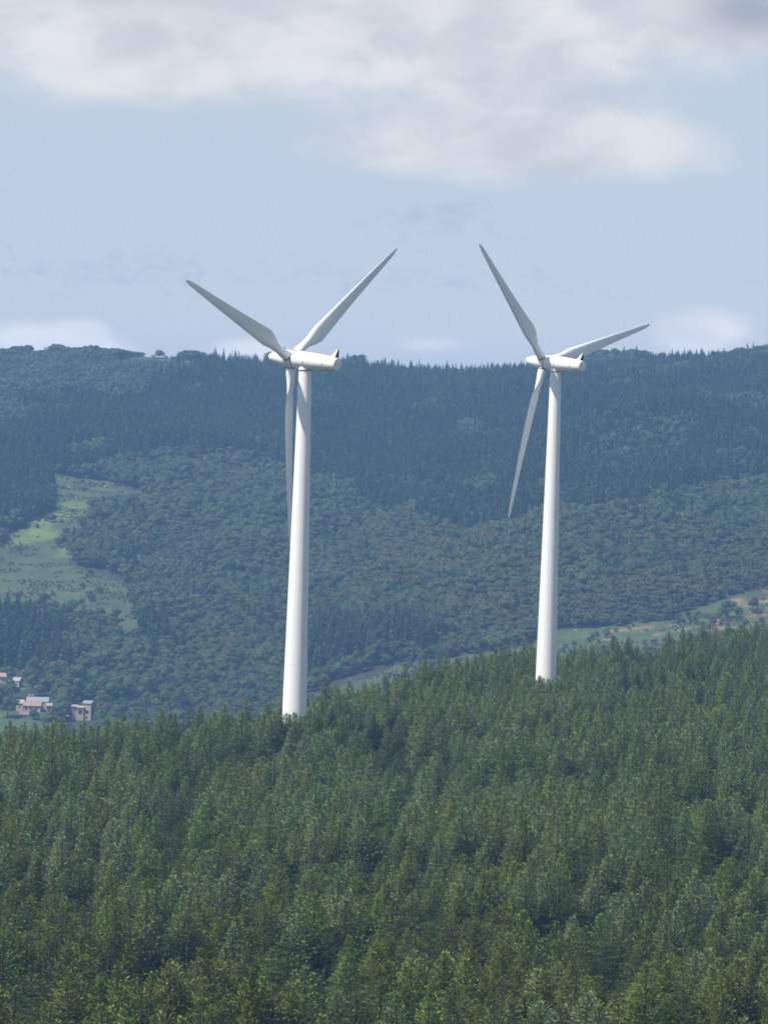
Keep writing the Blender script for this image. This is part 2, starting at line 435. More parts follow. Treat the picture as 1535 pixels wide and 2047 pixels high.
bump = t.n('ShaderNodeBump'); bump.inputs['Strength'].default_value = 0.9; bump.inputs['Distance'].default_value = 1.2
t.link(n2, bump.inputs['Height']); t.link(bump.outputs[0], p.inputs['Normal'])
me = mesh_from('terrain', np.stack([gX, gY, gZ], -1).reshape(-1, 3), quads, m_ground, attrs={'cover': ('POINT', 'FLOAT_COLOR', colr.reshape(-1, 4))}, smooth_shade=True)
link('terrain', me, kind='structure')

# ------------------------------------------------------------------ wind turbines
def blade_mesh():
    """along +Z, leading edge towards -X, upwind towards +Y; span 31 m"""
    st = [(0.9, .78, 1.0, 0), (2.4, .78, 1.0, 0), (3.4, .85, .92, 14), (4.6, 1.25, .60, 15), (5.9, 1.85, .37, 14), (7.2, 2.36, .27, 13), (8.0, 2.42, .245, 12),
          (10, 2.26, .22, 9.5), (13, 2.0, .20, 7), (16, 1.76, .185, 5), (19, 1.53, .175, 3.5), (22, 1.31, .165, 2.5), (25, 1.09, .155, 1.5), (28, .85, .15, .7),
          (29.6, .68, .15, .2), (30.4, .50, .15, 0), (30.85, .30, .16, 0), (31.0, .10, .2, 0)]
    n = 28; vs = []; fs = []
    for i, (r, ch, th, tw) in enumerate(st):
        ch = ch * 1.12 if r > 3 else ch
        circ = np.interp(r, [2.4, 5.9], [1, 0])
        ang = R(tw + 3.0); c, s = math.cos(ang), math.sin(ang)
        pre = -0.82 * (r / 31) ** 2
        if r > 2.4: width = ch
        else: width = 1.56
        width = 1.56 * circ + ch * (1 - circ) if r < 5.9 else ch
        for k in range(n):
            a = 2 * math.pi * k / n
            xc = 0.5 * (1 - math.cos(a))            # 0 leading edge .. 1 trailing edge
            yt = 5 * th * (.2969 * math.sqrt(max(xc, 0)) - .126 * xc - .3516 * xc ** 2 + .2843 * xc ** 3 - .1036 * xc ** 4)
            y_air = (yt if a < math.pi else -yt) * ch
            x_air = (xc - 0.30) * ch
            x_c = -math.cos(a) * .78; y_c = math.sin(a) * .78
            x = x_c * circ + x_air * (1 - circ); y = y_c * circ + y_air * (1 - circ)
            vs.append((x * c + y * s, -(-x * s + y * c) * -1 + pre, r))
    for i in range(len(st) - 1):
        for k in range(n):
            a, b = i * n + k, i * n + (k + 1) % n; fs.append((a, b, b + n, a + n))
    fs.append(tuple(range(n))[::-1]); fs.append(tuple(range((len(st) - 1) * n, len(st) * n)))
    mb = MB(); mb.add(vs, fs)
    me = mb.mesh('blade', M_blade, True, 50)
    return me


BLADE = blade_mesh()
GROUP_T = 'white wind turbines above the spruce plantation'


def turbine(px, py_hub, Y, yaw_deg, tilt_deg, phis, label):
    hubc = Vector(at(px, py_hub, Y))
    base = Vector((hubc.x, hubc.y, float(height(hubc.x, hubc.y)) - 0.3))
    H = hubc.z - base.z
    root = link('wind_turbine', None, label=label, category='wind turbine', group=GROUP_T); root.location = base
    # tower
    mb = MB(); top = H - 1.62
    r0, r1 = 2.12, 1.02
    prof = [(r0 + 0.02, -1.0)] + [(r0 + (r1 - r0) * k / 12, top * k / 12) for k in range(13)]
    mb.lathe(prof, 64); tw = link('tower', mb.mesh('tower', M_tower, True, 40), root)
    for fr in (0.26, 0.50, 0.76):
        mb = MB(); rr = r0 + (r1 - r0) * fr + 0.006; mb.lathe([(rr - .03, top * fr - .05), (rr + .0, top * fr - .04), (rr, top * fr + .04), (rr - .03, top * fr + .05)], 64)
        link('flange', mb.mesh('flange', M_seam, True), tw)
    # nacelle frame: local +X towards the rotor
    yaw = R(yaw_deg); tilt = R(tilt_deg)
    Mn = Matrix.Translation((0, 0, H)) @ Matrix.Rotation(yaw, 4, 'Z') @ Matrix.Rotation(-tilt, 4, 'Y')
    mb = MB(); mb.lathe([(1.02, top), (1.13, top + .04), (1.13, top + .12)], 48)
    link('yaw_ring', mb.mesh('yaw_ring', M_dark, True), root)
    mb = MB(); mb.lathe([(1.09, top + .12), (1.09, top + 1.0), (.9, top + 1.3)], 48)
    link('yaw_collar', mb.mesh('yaw_collar', M_white, True), root)
    mb = MB()
    pr = [(0.3, -6.72), (0.80, -6.70), (1.00, -6.62), (1.09, -6.45), (1.12, -6.2), (1.22, -4.6), (1.32, -3.0), (1.40, -1.2), (1.46, 0.6), (1.46, 1.5), (1.42, 1.9), (1.32, 2.12), (1.1, 2.2)]
    mb.lathe(pr, 64, axis='X')
    nac = link('nacelle', mb.mesh('nacelle', M_white, True, 40), root, Mn)
    for xk in (-0.6, -2.5, -4.4):
        rr = np.interp(xk, [-6.2, .6], [1.12, 1.46]); mb = MB()
        for sgn in (1,):
            a = R(200)
            c_ = Vector((xk, rr * math.cos(R(12)), -rr * math.sin(R(12)) + .0))
            mb.box((0, 0, 0), (.16, .06, .3), Matrix.Translation(c_) @ Matrix.Rotation(R(-12), 4, 'X'))
        link('vent', mb.mesh('vent', M_vent), nac)
    # rear fin: white raked front, dark open back, thin whips
    mb = MB()
    x0, z0 = -5.35, 1.10
    for sy in (-1,):
        vs = [(x0, -.55, z0 - .1), (x0, .55, z0 - .1), (x0 - .95, .55, z0 - .12), (x0 - .95, -.55, z0 - .12),
              (x0 - 1.05, -.16, z0 + 1.32), (x0 - 1.05, .16, z0 + 1.32), (x0 - 1.16, .16, z0 + 1.30), (x0 - 1.16, -.16, z0 + 1.30)]
        mb.add(vs, [(3, 2, 1, 0), (4, 5, 6, 7), (0, 1, 5, 4), (1, 2, 6, 5), (3, 0, 4, 7)])
        mb.cur = 1; mb.add(vs, [(2, 3, 7, 6)])
    link('rear_fin', mb.mesh('rear_fin', [M_white, M_vent]), nac)
    mb = MB()
    mb.tube([(x0 - 1.08, .1, z0 + 1.28), (x0 - 1.2, .1, z0 + 1.95)], [.025, .02], 6)
    mb.tube([(x0 - 1.08, -.12, z0 + 1.28), (x0 - 1.5, -.15, z0 + 1.7)], [.025, .02], 6)
    link('whip_aerial', mb.mesh('whip_aerial', M_seam), nac)
    # hub and spinner
    mb = MB(); mb.lathe([(1.30, 2.26), (1.40, 2.34), (1.40, 3.9), (1.30, 4.4), (1.16, 5.0), (0.92, 6.1), (.70, 6.9), (.58, 7.2), (.40, 7.4), (.15, 7.47)], 48, axis='X')
    hub = link('hub', mb.mesh('hub', M_white, True, 40), root, Mn)
    mb = MB(); mb.lathe([(1.25, 2.17), (1.25, 2.29)], 48, axis='X')
    link('hub_seam', mb.mesh('hub_seam', M_dark, True), nac)
    HC = 3.0
    for ph in phis:
        # rotor azimuth measured clockwise from up as seen from the nacelle's rear
        Mb = Mn @ Matrix.Translation((HC, 0, 0)) @ Matrix.Rotation(R(ph), 4, 'X') @ Matrix.Rotation(R(90), 4, 'Z') @ Matrix.Scale(1, 4)
        # local +Y of the blade = upwind = rotor frame +X
        Mb = Mn @ Matrix.Translation((HC, 0, 0)) @ Matrix.Rotation(R(ph), 4, 'X') @ Matrix(((0, 1, 0, 0), (-1, 0, 0, 0), (0, 0, 1, 0), (0, 0, 0, 1)))
        b = link('blade', BLADE, root, Mb)
        mb = MB(); mb.lathe([(.80, 1.30), (.845, 1.33), (.845, 1.44), (.80, 1.47)], 40)
        link('blade_seam', mb.mesh('blade_seam', M_dark, True), b)
    return base


T1 = turbine(610.7, 721, 700, 142.6, 4.75, (-69, 51, 173), 'nearer and left wind turbine, its lowest blade hidden behind the tower')
T2 = turbine(1110.8, 726.6, 830, 137.25, 4.2, (-46.5, 73.5, 193.5), 'farther and right wind turbine, its lowest blade hanging free left of the tower')

# ------------------------------------------------------------------ conifers
def quads_at(c, ax, side, L, W, taper=.35):
    """elongated leaf-like quads: centre line from c along ax (n,3), side vector, length, width"""
    L = L[:, None]; W = W[:, None]
    a = c; b = c + ax * L * .45 + side * W * .5; d = c + ax * L; e = c + ax * L * .45 - side * W * .5
    return np.stack([a, b, d, e], 1)


def unit(v): return v / np.maximum(np.linalg.norm(v, axis=-1, keepdims=True), 1e-9)


def conifer(seed, H=9.0, rad=1.7, dens=1.0, up=25, tuft=False, spray=.42, power=.95, leader=True, whorl=.34, per=9):
    """crown quads + tones; branches in whorls, each with side sprays"""
    g = np.random.default_rng(seed); Q = []; T = []
    z = H * 0.10
    levels = []
    while z < H - .15:
        levels.append(z); z += whorl * g.uniform(.8, 1.2) * (0.75 if z > H * .8 else 1)
    for z in levels:
        t = 1 - z / H
        Lb = rad * (t ** power) * g.uniform(.8, 1.15) + 0.06; tip = .5 + .5 * min(1.0, t * 4)
        n = max(4, int(per * dens * (0.7 + .6 * t)))
        a0 = g.uniform(0, 6.28)
        for k in range(n):
            a = a0 + 6.283 * (k + g.uniform(-.3, .3)) / n
            L = Lb * g.uniform(.72, 1.15); lift = .16 if up > 15 else .06
            e = R(up * (1 - t) * 1.6 + 6 * (1 - t) - 10 * t + g.uniform(-8, 8))
            d0 = np.array([math.cos(a) * math.cos(e), math.sin(a) * math.cos(e), math.sin(e)])
            o = np.array([0, 0, z + g.uniform(-.1, .1)])
            sidev = np.array([-math.sin(a), math.cos(a), 0.0]); upv = np.cross(sidev, d0) * -1
            if upv[2] < 0: upv = -upv
            n2 = max(2, int(L / .26)); S0 = []; AX = []; TT = []
            for sgn in (-1, 1):
                for j in range(n2):
                    sj = (j + g.uniform(.1, .9)) / n2; sj = .12 + .86 * sj
                    p0 = o + d0 * sj * L; p0[2] += lift * L * sj ** 2 - .05 * L * sj
                    l2 = (.16 * tip + .42 * L * (1 - sj) * g.uniform(.6, 1.1)) * (1 if not tuft else .8)
                    e2 = g.uniform(-.1, .35) + (.3 if tuft else 0)
                    d2 = d0 * g.uniform(.45, .8) + sidev * sgn * g.uniform(.55, .95) + upv * e2; d2 = d2 / np.linalg.norm(d2)
                    m = max(2, int(l2 / .085)); q = (np.arange(m) + .5) / m
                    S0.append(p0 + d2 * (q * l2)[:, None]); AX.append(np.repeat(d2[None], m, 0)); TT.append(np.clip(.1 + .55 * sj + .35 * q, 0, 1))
            S0 = np.concatenate(S0); AX = np.concatenate(AX); TT = np.concatenate(TT); m = len(S0)
            wob = g.normal(0, .5, (m, 3)); wob[:, 2] += .22
            ax = unit(AX * .8 + wob); sd = unit(np.cross(ax, unit(upv * .9 + g.normal(0, .6, (m, 3)))))
            LL = .44 * tip * spray * g.uniform(.7, 1.35, m)
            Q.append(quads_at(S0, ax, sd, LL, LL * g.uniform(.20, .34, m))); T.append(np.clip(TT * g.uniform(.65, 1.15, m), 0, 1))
            pts = np.stack([o + d0 * L * .97 + np.array([0, 0, lift * L * .94 - .05 * L])])
            # terminal shoot
            ax = unit(d0 + np.array([[0, 0, .35]]) + g.normal(0, .1, (1, 3))); sd = unit(np.cross(ax, np.array([[0, 0, 1.0]]) + g.normal(0, .4, (1, 3))))
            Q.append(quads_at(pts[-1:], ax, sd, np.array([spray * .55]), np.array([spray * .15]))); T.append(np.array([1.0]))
    if leader:
        for k in range(5):
            a = g.uniform(0, 6.28); ax = unit(np.array([[math.cos(a) * .5, math.sin(a) * .5, .9]])); sd = unit(np.cross(ax, g.normal(0, 1, (1, 3))))
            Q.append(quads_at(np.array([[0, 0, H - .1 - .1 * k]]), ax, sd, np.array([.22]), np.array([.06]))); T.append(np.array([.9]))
        for a in (0, 1.6):
            Q.append(quads_at(np.array([[0, 0, H - .2]]), np.array([[0, 0, 1.0]]), np.array([[math.cos(a), math.sin(a), 0]]), np.array([.65]), np.array([.07]))); T.append(np.array([.9]))
    return np.concatenate(Q), np.concatenate(T)


def trunk_geo(H, r):
    mb = MB(); mb.tube([(0, 0, -.6), (0.02, 0, H * .33), (-.02, .02, H * .7), (0, 0, H - .1)], [r, r * .75, r * .4, .025], 7)
    return mb


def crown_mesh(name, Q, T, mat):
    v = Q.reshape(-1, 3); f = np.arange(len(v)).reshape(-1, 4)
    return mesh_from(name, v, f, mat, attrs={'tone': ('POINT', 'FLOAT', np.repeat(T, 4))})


def joined(name, Q, T, mat, tmb, bark=None):
    v = Q.reshape(-1, 3); f = np.arange(len(v)).reshape(-1, 4)
    tv = np.array([tuple(x) for x in tmb.v]); quadf = [x for x in tmb.f if len(x) == 4]
    V = np.concatenate([v, tv]); F2 = np.array(quadf) + len(v)
    return mesh_from(name, V, [f, F2], [mat, bark or M_bark], midx=[0] * len(f) + [1] * len(F2),
                     attrs={'tone': ('POINT', 'FLOAT', np.concatenate([np.repeat(T, 4), np.zeros(len(tv))]))})


# kinds of tree in the plantation: (look, category, crown material, conifer arguments)
KINDS = [
    ('green spruce', M_spruce, dict(seed=11, rad=2.3, up=26, spray=.56)),
    ('green spruce', M_spruce, dict(seed=12, rad=2.05, up=32, spray=.54)),
    ('blue-green spruce', M_blue, dict(seed=13, rad=2.45, up=24, spray=.58)),
    ('blue-green spruce', M_blue, dict(seed=14, rad=2.1, up=32, power=.7, spray=.55)),
    ('olive pine', M_olive, dict(seed=15, rad=2.2, up=42, tuft=True, power=.55, whorl=.42, leader=False, spray=.56)),
    ('olive pine', M_olive, dict(seed=16, rad=2.0, up=48, tuft=True, power=.5, whorl=.42, leader=True, spray=.56)),
    ('dark green broad spruce', M_deep, dict(seed=17, rad=2.7, up=10, power=.8, whorl=.44, per=9, spray=.5)),
    ('dark green broad spruce', M_deep, dict(seed=18, rad=2.4, up=14, power=.9, whorl=.44, per=9, spray=.5)),
]
near_coll = bpy.data.collections.new('near conifers')   # kept out of the scene: only instanced
kind_mesh = []
for i, (lk, mat, kw) in enumerate(KINDS):
    Q, T = conifer(**kw); tg = trunk_geo(9.0, .14)
    cm = crown_mesh('crown', Q, T, mat); tm = tg.mesh('trunk', M_bark, True)
    jm = joined('conifer', Q, T, mat, tg)
    o = bpy.data.objects.new('conifer_%02d' % i, jm); near_coll.objects.link(o)
    kind_mesh.append((cm, tm))


def instancer(name, pts, rotz, scl, idx, coll, tilt=None, **props):
    me = mesh_from(name, pts, [np.array([[0, 1, 2]])] if False else [], None, attrs=None) if False else bpy.data.meshes.new(name)
    me.vertices.add(len(pts)); me.vertices.foreach_set('co', np.asarray(pts, np.float32).ravel())
    for k, typ, arr in (('rz', 'FLOAT', rotz), ('pick', 'INT', idx)):
        a = me.attributes.new(k, typ, 'POINT'); a.data.foreach_set('value', np.asarray(arr, np.float32 if typ == 'FLOAT' else np.int32))
    a = me.attributes.new('scl', 'FLOAT_VECTOR', 'POINT'); a.data.foreach_set('vector', np.asarray(scl, np.float32).ravel())
    me.update()
    o = link(name, me, **props)
    ng = bpy.data.node_groups.new(name, 'GeometryNodeTree')
    ng.interface.new_socket('Geometry', in_out='INPUT', socket_type='NodeSocketGeometry'); ng.interface.new_socket('Geometry', in_out='OUTPUT', socket_type='NodeSocketGeometry')
    N = ng.nodes; L = ng.links
    gi = N.new('NodeGroupInput'); go = N.new('NodeGroupOutput'); ip = N.new('GeometryNodeInstanceOnPoints'); ci = N.new('GeometryNodeCollectionInfo')
    ci.inputs['Collection'].default_value = coll; ci.inputs['Separate Children'].default_value = True; ci.inputs['Reset Children'].default_value = True
    def attr(nm, dt):
        a = N.new('GeometryNodeInputNamedAttribute'); a.data_type = dt; a.inputs[0].default_value = nm; return a.outputs[0]
    cx = N.new('ShaderNodeCombineXYZ'); L.new(attr('rz', 'FLOAT'), cx.inputs[2])
    L.new(gi.outputs[0], ip.inputs['Points']); L.new(ci.outputs[0], ip.inputs['Instance']); ip.inputs['Pick Instance'].default_value = True
    L.new(attr('pick', 'INT'), ip.inputs['Instance Index']); L.new(cx.outputs[0], ip.inputs['Rotation']); L.new(attr('scl', 'FLOAT_VECTOR'), ip.inputs['Scale'])
    L.new(ip.outputs[0], go.inputs[0])
    md = o.modifiers.new('scatter', 'NODES'); md.node_group = ng
    return o


# place the plantation
sp = 2.85
gx, gy = np.meshgrid(np.arange(-110, 150, sp), np.arange(285, 985, sp))
X = (gx + rng.uniform(-1.1, 1.1, gx.shape)).ravel(); Y = (gy + rng.uniform(-1.1, 1.1, gx.shape)).ravel()
yc = np.interp(X, cr[:, 0], cr[:, 1])
half = 0.1 * Y + 20
keep = (np.abs(X) < half) & (Y < yc + 22)
gap = vnoise(X, Y, 11, 31) * .6 + vnoise(X, Y, 5, 32) * .4
keep &= ~((gap > .63) & (Y < yc - 25)) & (rng.random(X.shape) > .05 + .28 * smooth((520 - Y) / 160))
for B in (T1, T2): keep &= (X - B.x) ** 2 + (Y - B.y) ** 2 > 3.0 ** 2
X = X[keep]; Y = Y[keep]; Z = height(X, Y)
n = len(X)
hs = (0.56 + .46 * vnoise(X, Y, 20, 33) + .34 * vnoise(X, Y, 8, 34) + rng.normal(0, .14, n)) * .86; hs = np.clip(hs, .42, 1.2)
tall = rng.random(n) < .05; hs[tall] *= 1.16
def edge_heights(B, py_top, X, Y, Z, spread_):
    """crown heights that leave the tower showing down to the planted edge of its pad"""
    zt = np.array([at(*to_px(x, y, 0.0)[:1], py_top, y)[2] for x, y in zip(X, Y)])
    return (zt - Z) / 9 + rng.uniform(-spread_, spread_ * .4, len(X))


PADS = ((T1, 1424), (T2, 1355))
for B, py_t in PADS:
    m_ = (np.abs(X - B.x) < 6.5) & (Y < B.y + 2) & (Y > B.y - 55)
    cap = edge_heights(B, py_t, X[m_], Y[m_], Z[m_], .05); hs[m_] = np.minimum(hs[m_], cap)
    xe = B.x + np.concatenate([np.linspace(-4.6, 4.6, 9), np.linspace(-4.2, 4.2, 8)]) + rng.uniform(-.3, .3, 17)
    ye = B.y - np.concatenate([np.full(9, 4.4), np.full(8, 6.2)]) + rng.uniform(-.5, .5, 17)
    ze = height(xe, ye); he = edge_heights(B, py_t, xe, ye, ze, .09)
    X = np.concatenate([X, xe]); Y = np.concatenate([Y, ye]); Z = np.concatenate([Z, ze]); hs = np.concatenate([hs, he]); n = len(X)
hs = np.clip(hs, .4, 1.6)
ws = (hs / .86) ** .55 * rng.uniform(.92, 1.36, n) * 1.2 * (1 + .25 * smooth((520 - Y) / 160))
nearf = smooth((600 - Y + (vnoise(X, Y, 50, 35) - .5) * 160) / 170)
u = rng.random(n)
clump = vnoise(X, Y, 14, 36)
pick = np.where(u < .15 + .4 * nearf + .7 * smooth((vnoise(X, Y, 18, 37) - .3) / .4), rng.integers(0, 2, n), rng.integers(2, 4, n))
pick = np.where(rng.random(n) < nearf * (.25 + .75 * smooth((clump - .35) / .25)) * .62, rng.integers(4, 6, n), pick)
pick = np.where(rng.random(n) < .06 + .22 * nearf, rng.integers(6, 8, n), pick)  # dark kinds more frequent towards the camera, in place of lens vignetting
# gaps in the stand: thinned, lower trees; dark kinds stand in for their shade
tX, tY = to_px(X, Y, Z + 8 * hs); gap_shade = np.zeros(n, bool)
for hx, hy, ax_, ay_ in ((350, 1640, 34, 70), (395, 1560, 30, 30), (480, 1500, 60, 24), (800, 1500, 60, 34), (870, 1490, 34, 22), (330, 1470, 30, 20), (640, 1900, 40, 36), (670, 1960, 40, 30),
                         (1180, 1690, 34, 26), (1420, 1560, 30, 30), (960, 1690, 30, 26), (1230, 1920, 60, 40), (60, 1960, 60, 50), (1290, 1300, 26, 22), (1350, 1660, 40, 22), (520, 1780, 40, 24), (900, 1830, 36, 24)):
    gap_shade |= ((tX - hx) / ax_ / 1.25) ** 2 + ((tY - hy) / ay_ / 1.3) ** 2 + (vnoise(X, Y, 6, 38) - .5) * .9 < 1
hs = np.where(gap_shade, hs * .82, hs); pick = np.where(gap_shade & (rng.random(n) < .92), rng.integers(6, 8, n), pick)
kp = ~(gap_shade & (rng.random(n) < .5))
X, Y, Z, hs, ws, pick = X[kp], Y[kp], Z[kp], hs[kp], ws[kp], pick[kp]; n = len(X)
rz = rng.uniform(0, 6.283, n)
# which trees show largest: paint simple cones far-to-near into an id buffer
W2, H2 = 767, 1024
buf = np.full((H2, W2), -1, np.int32)
bx, by = to_px(X, Y, Z); tx, ty = to_px(X, Y, Z + 9 * hs)
bx *= .49967; by *= .5; tx *= .49967; ty *= .5
for i in np.argsort(-Y):
    hw = 2.3 * ws[i] * F * .5 / Y[i]; y0_, y1_ = ty[i], by[i]
    for r_ in range(max(0, int(y0_)), min(H2, int(y1_) + 1)):
        q = min(1.0, (r_ - y0_) / (y1_ - y0_) * 1.2); c_ = tx[i] + (bx[i] - tx[i]) * q; a_ = int(max(0, c_ - hw * q)); b_ = int(min(W2, c_ + hw * q + 1))
        if b_ > a_: buf[r_, a_:b_] = i
cnt = np.bincount(buf[buf >= 0], minlength=n)
best = np.argsort(-cnt)[:300]
is_best = np.zeros(n, bool); is_best[best] = True
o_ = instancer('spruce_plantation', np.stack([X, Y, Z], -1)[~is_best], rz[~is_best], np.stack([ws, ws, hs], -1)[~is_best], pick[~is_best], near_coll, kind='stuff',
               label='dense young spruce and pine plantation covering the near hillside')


def where_word(px, py):
    col = ('at the left edge' if px < 140 else 'left of the nearer tower' if px < 480 else 'below the nearer tower' if px < 690 else 'between the towers' if px < 980
           else 'below the farther tower' if px < 1190 else 'right of the farther tower' if px < 1400 else 'at the right edge')
    row = ('bottom row' if py > 1960 else 'low foreground' if py > 1870 else 'lower slope' if py > 1760 else 'middle slope' if py > 1620 else 'upper slope' if py > 1480 else 'top of slope')
    return col, row


ORD = ['leftmost', 'second from left', 'third from left', 'fourth from left', 'fifth from left', 'sixth from left', 'seventh from left', 'eighth from left', 'ninth from left', 'tenth from left', 'eleventh from left', 'twelfth from left', 'thirteenth from left', 'fourteenth from left']
cat_of = {'green spruce': 'spruce', 'blue-green spruce': 'spruce', 'olive pine': 'pine', 'dark green broad spruce': 'spruce'}
name_of = {'spruce': 'spruce_tree', 'pine': 'pine_tree'}
cells = {}
for i in best:
    size = 'tall' if hs[i] > .95 else 'short' if hs[i] < .72 else 'medium'
    cells.setdefault((size, KINDS[pick[i]][0]) + where_word(tx[i] * 2, ty[i] * 2), []).append(i)
for (size, lk, colw, roww), members in cells.items():
    members.sort(key=lambda i: tx[i])
    for k, i in enumerate(members):
        if len(members) == 1: tail = ''
        elif k == len(members) - 1: tail = ', rightmost'
        else: tail = ', ' + ORD[min(k, 13)]
        cat = cat_of[lk]
        r_ = link(name_of[cat], None, label='%s %s, %s, %s%s' % (size, lk, roww, colw, tail), category=cat, group=lk + ' trees of the near plantation')
        r_.location = (X[i], Y[i], Z[i]); r_.rotation_euler = (0, 0, rz[i]); r_.scale = (ws[i], ws[i], hs[i])
        link('crown', kind_mesh[pick[i]][0], r_); link('trunk', kind_mesh[pick[i]][1], r_)

# ------------------------------------------------------------------ far hillside trees
def far_spruce(seed, H=13.0, rad=2.3):
    g = np.random.default_rng(seed); n = 230
    t = g.random(n) ** .75; z = H * (1 - t) * .95 + .4
    a = g.uniform(0, 6.283, n); r = rad * t ** .85 * g.uniform(.55, 1.05, n)
    c = np.stack([r * .25 * np.cos(a), r * .25 * np.sin(a), z], -1)
    ax = unit(np.stack([np.cos(a), np.sin(a), g.uniform(-.35, .25, n)], -1)); sd = unit(np.cross(ax, np.array([0, 0, 1.0]) + g.normal(0, .7, (n, 3))))
    Q = quads_at(c, ax, sd, r * .8 + .35, np.full(n, .9)); T = g.uniform(.1, 1, n)
    q2 = quads_at(np.array([[0, 0, H - 1.2]] * 2), np.array([[0, 0, 1.0]] * 2), np.array([[1, 0, 0], [0, 1, 0]], float), np.array([1.7, 1.7]), np.array([.35, .35]))
    return np.concatenate([Q, q2]), np.concatenate([T, [.6, .6]])


def broadleaf(seed, H=10.0, rad=4.3, n=1900, leaf=.62, lobes=9, low=.12):
    g = np.random.default_rng(seed)
    cen = []
    for k in range(lobes):
        a = 6.283 * k / lobes + g.uniform(-.5, .5); rr = rad * g.uniform(.25, .62); cen.append((rr * math.cos(a), rr * math.sin(a), H * g.uniform(low + .22, .68), rad * g.uniform(.36, .52)))
    for k in range(3): cen.append((g.uniform(-.25, .25) * rad, g.uniform(-.25, .25) * rad, H * g.uniform(.62, .76), rad * g.uniform(.38, .5)))
    cen = np.array(cen); w_ = cen[:, 3] ** 2; k = g.choice(len(cen), n, p=w_ / w_.sum())
    d = unit(g.normal(0, 1, (n, 3))); d[:, 2] = np.where(d[:, 2] < -.35, -d[:, 2], d[:, 2])
    P = cen[k, :3] + d * (cen[k, 3] * g.uniform(.78, 1.06, n))[:, None] * np.array([1, 1, .85])
    ax = unit(np.cross(d, g.normal(0, 1, (n, 3)))); nrm = unit(d + g.normal(0, .3, (n, 3))); sd = unit(np.cross(ax, nrm))
    L = leaf * g.uniform(.6, 1.3, n)
    return quads_at(P - ax * L[:, None] / 2, ax, sd, L, L * .8), np.clip(g.normal(.55, .25, n), 0, 1)


def leaf_trunk(H, r=.3, spread_=2.0):
    mb = MB(); mb.tube([(0, 0, -.8), (.05, 0, H * .3), (0, .1, H * .65)], [r, r * .75, r * .3], 7)
    for a in (0.4, 1.7, 2.9, 4.1, 5.3):
        mb.tube([(0, 0, H * .28), (math.cos(a) * spread_ * .5, math.sin(a) * spread_ * .5, H * .45), (math.cos(a) * spread_, math.sin(a) * spread_, H * .62)], [r * .5, r * .35, r * .12], 5)
    return mb


far_coll = bpy.data.collections.new('far trees')
protos = []
for s_ in range(3):
    Q, T = far_spruce(40 + s_); protos.append(joined('far_spruce', Q, T, M_farspruce, trunk_geo(13, .18)))
for s_ in range(3):
    Q, T = broadleaf(50 + s_, 10.0, 4.3 + .4 * s_); protos.append(joined('far_broadleaf', Q, T, M_farleaf, leaf_trunk(10)))
for s_ in range(2):
    Q, T = broadleaf(60 + s_, 4.2, 3.0, n=420, leaf=.7, lobes=7, low=-.05); protos.append(joined('far_shrub', Q, T, M_shrub, leaf_trunk(4.2, .12, 1)))
Q, T = broadleaf(66, 4.2, 3.0, n=260, leaf=.9, lobes=5, low=-.05); protos.append(joined('far_bracken', Q, T, M_bracken, leaf_trunk(4.2, .12, 1)))
Q, T = broadleaf(54, 9.0, 4.6, n=1900, leaf=.62, lobes=10); protos.append(joined('far_olive_tree', Q, T, M_farolive, leaf_trunk(9)))
for i, me_ in enumerate(protos):
    far_coll.objects.link(bpy.data.objects.new('hill_tree_%02d' % i, me_))


def scatter(sp, y0, y1):
    gx, gy = np.meshgrid(np.arange(-376, 376, sp), np.arange(y0, y1, sp))
    X = (gx + rng.uniform(-.42, .42, gx.shape) * sp).ravel(); Y = (gy + rng.uniform(-.42, .42, gx.shape) * sp).ravel()
    k = np.abs(X) < .0885 * Y + 95; X = X[k]; Y = Y[k]; Z = height(X, Y); px, py = to_px(X, Y, Z)
    wx = (vnoise(X, Y, 30, 41) - .5) * 50 + rng.normal(0, 7, X.shape); wy = (vnoise(X, Y, 30, 42) - .5) * 40
    return X, Y, Z, px, py, wx, wy


OPEN = FIELD + BRIGHT + RIDGE_G + STRIP + VALLEY + GLADE
HOUSES = [(-60, 1338, 60, 1392), (10, 1384, 115, 1475), (135, 1404, 196, 1510), (20, 1348, 55, 1380)]


def house_clear(px, py):
    c = np.zeros(px.shape, bool)
    for a, b, c2, d in HOUSES: c |= (px > a) & (px < c2) & (py > b) & (py < d)
    return c


# spruce
X, Y, Z, px, py, wx, wy = scatter(4.4, 1860, 3150)
k = region(SPRUCE, px + wx, py + wy) & ~region(OPEN, px, py) & ~house_clear(px, py) & (rng.random(X.shape) > .05)
mixed = inpoly(px, py, SPRUCE[1]) & (vnoise(X, Y, 70, 44) > .52) & (rng.random(X.shape) < .45)
k &= ~mixed & ~((vnoise(X, Y, 26, 50) > .80) & (rng.random(X.shape) < .8)) & ~((Y > 3090) & (rng.random(X.shape) < .4))
FX, FY, FZ = X[k], Y[k], Z[k]; n = len(FX)
hsz = (.74 + .42 * vnoise(FX, FY, 40, 45)) * rng.uniform(.85, 1.15, n); hsz = np.where(FY > 3040, hsz * .5 * rng.uniform(.6, 1.2, n), hsz); wsz = rng.uniform(.85, 1.2, n) * hsz ** .4
instancer('hillside_spruce_forest', np.stack([FX, FY, FZ], -1), rng.uniform(0, 6.28, n), np.stack([wsz, wsz, hsz], -1), np.where((FY > 3050) & (rng.random(n) < .55), rng.integers(6, 8, n), rng.integers(0, 3, n)), far_coll, kind='stuff',
          label='dark spruce forest covering the upper part of the far hill')
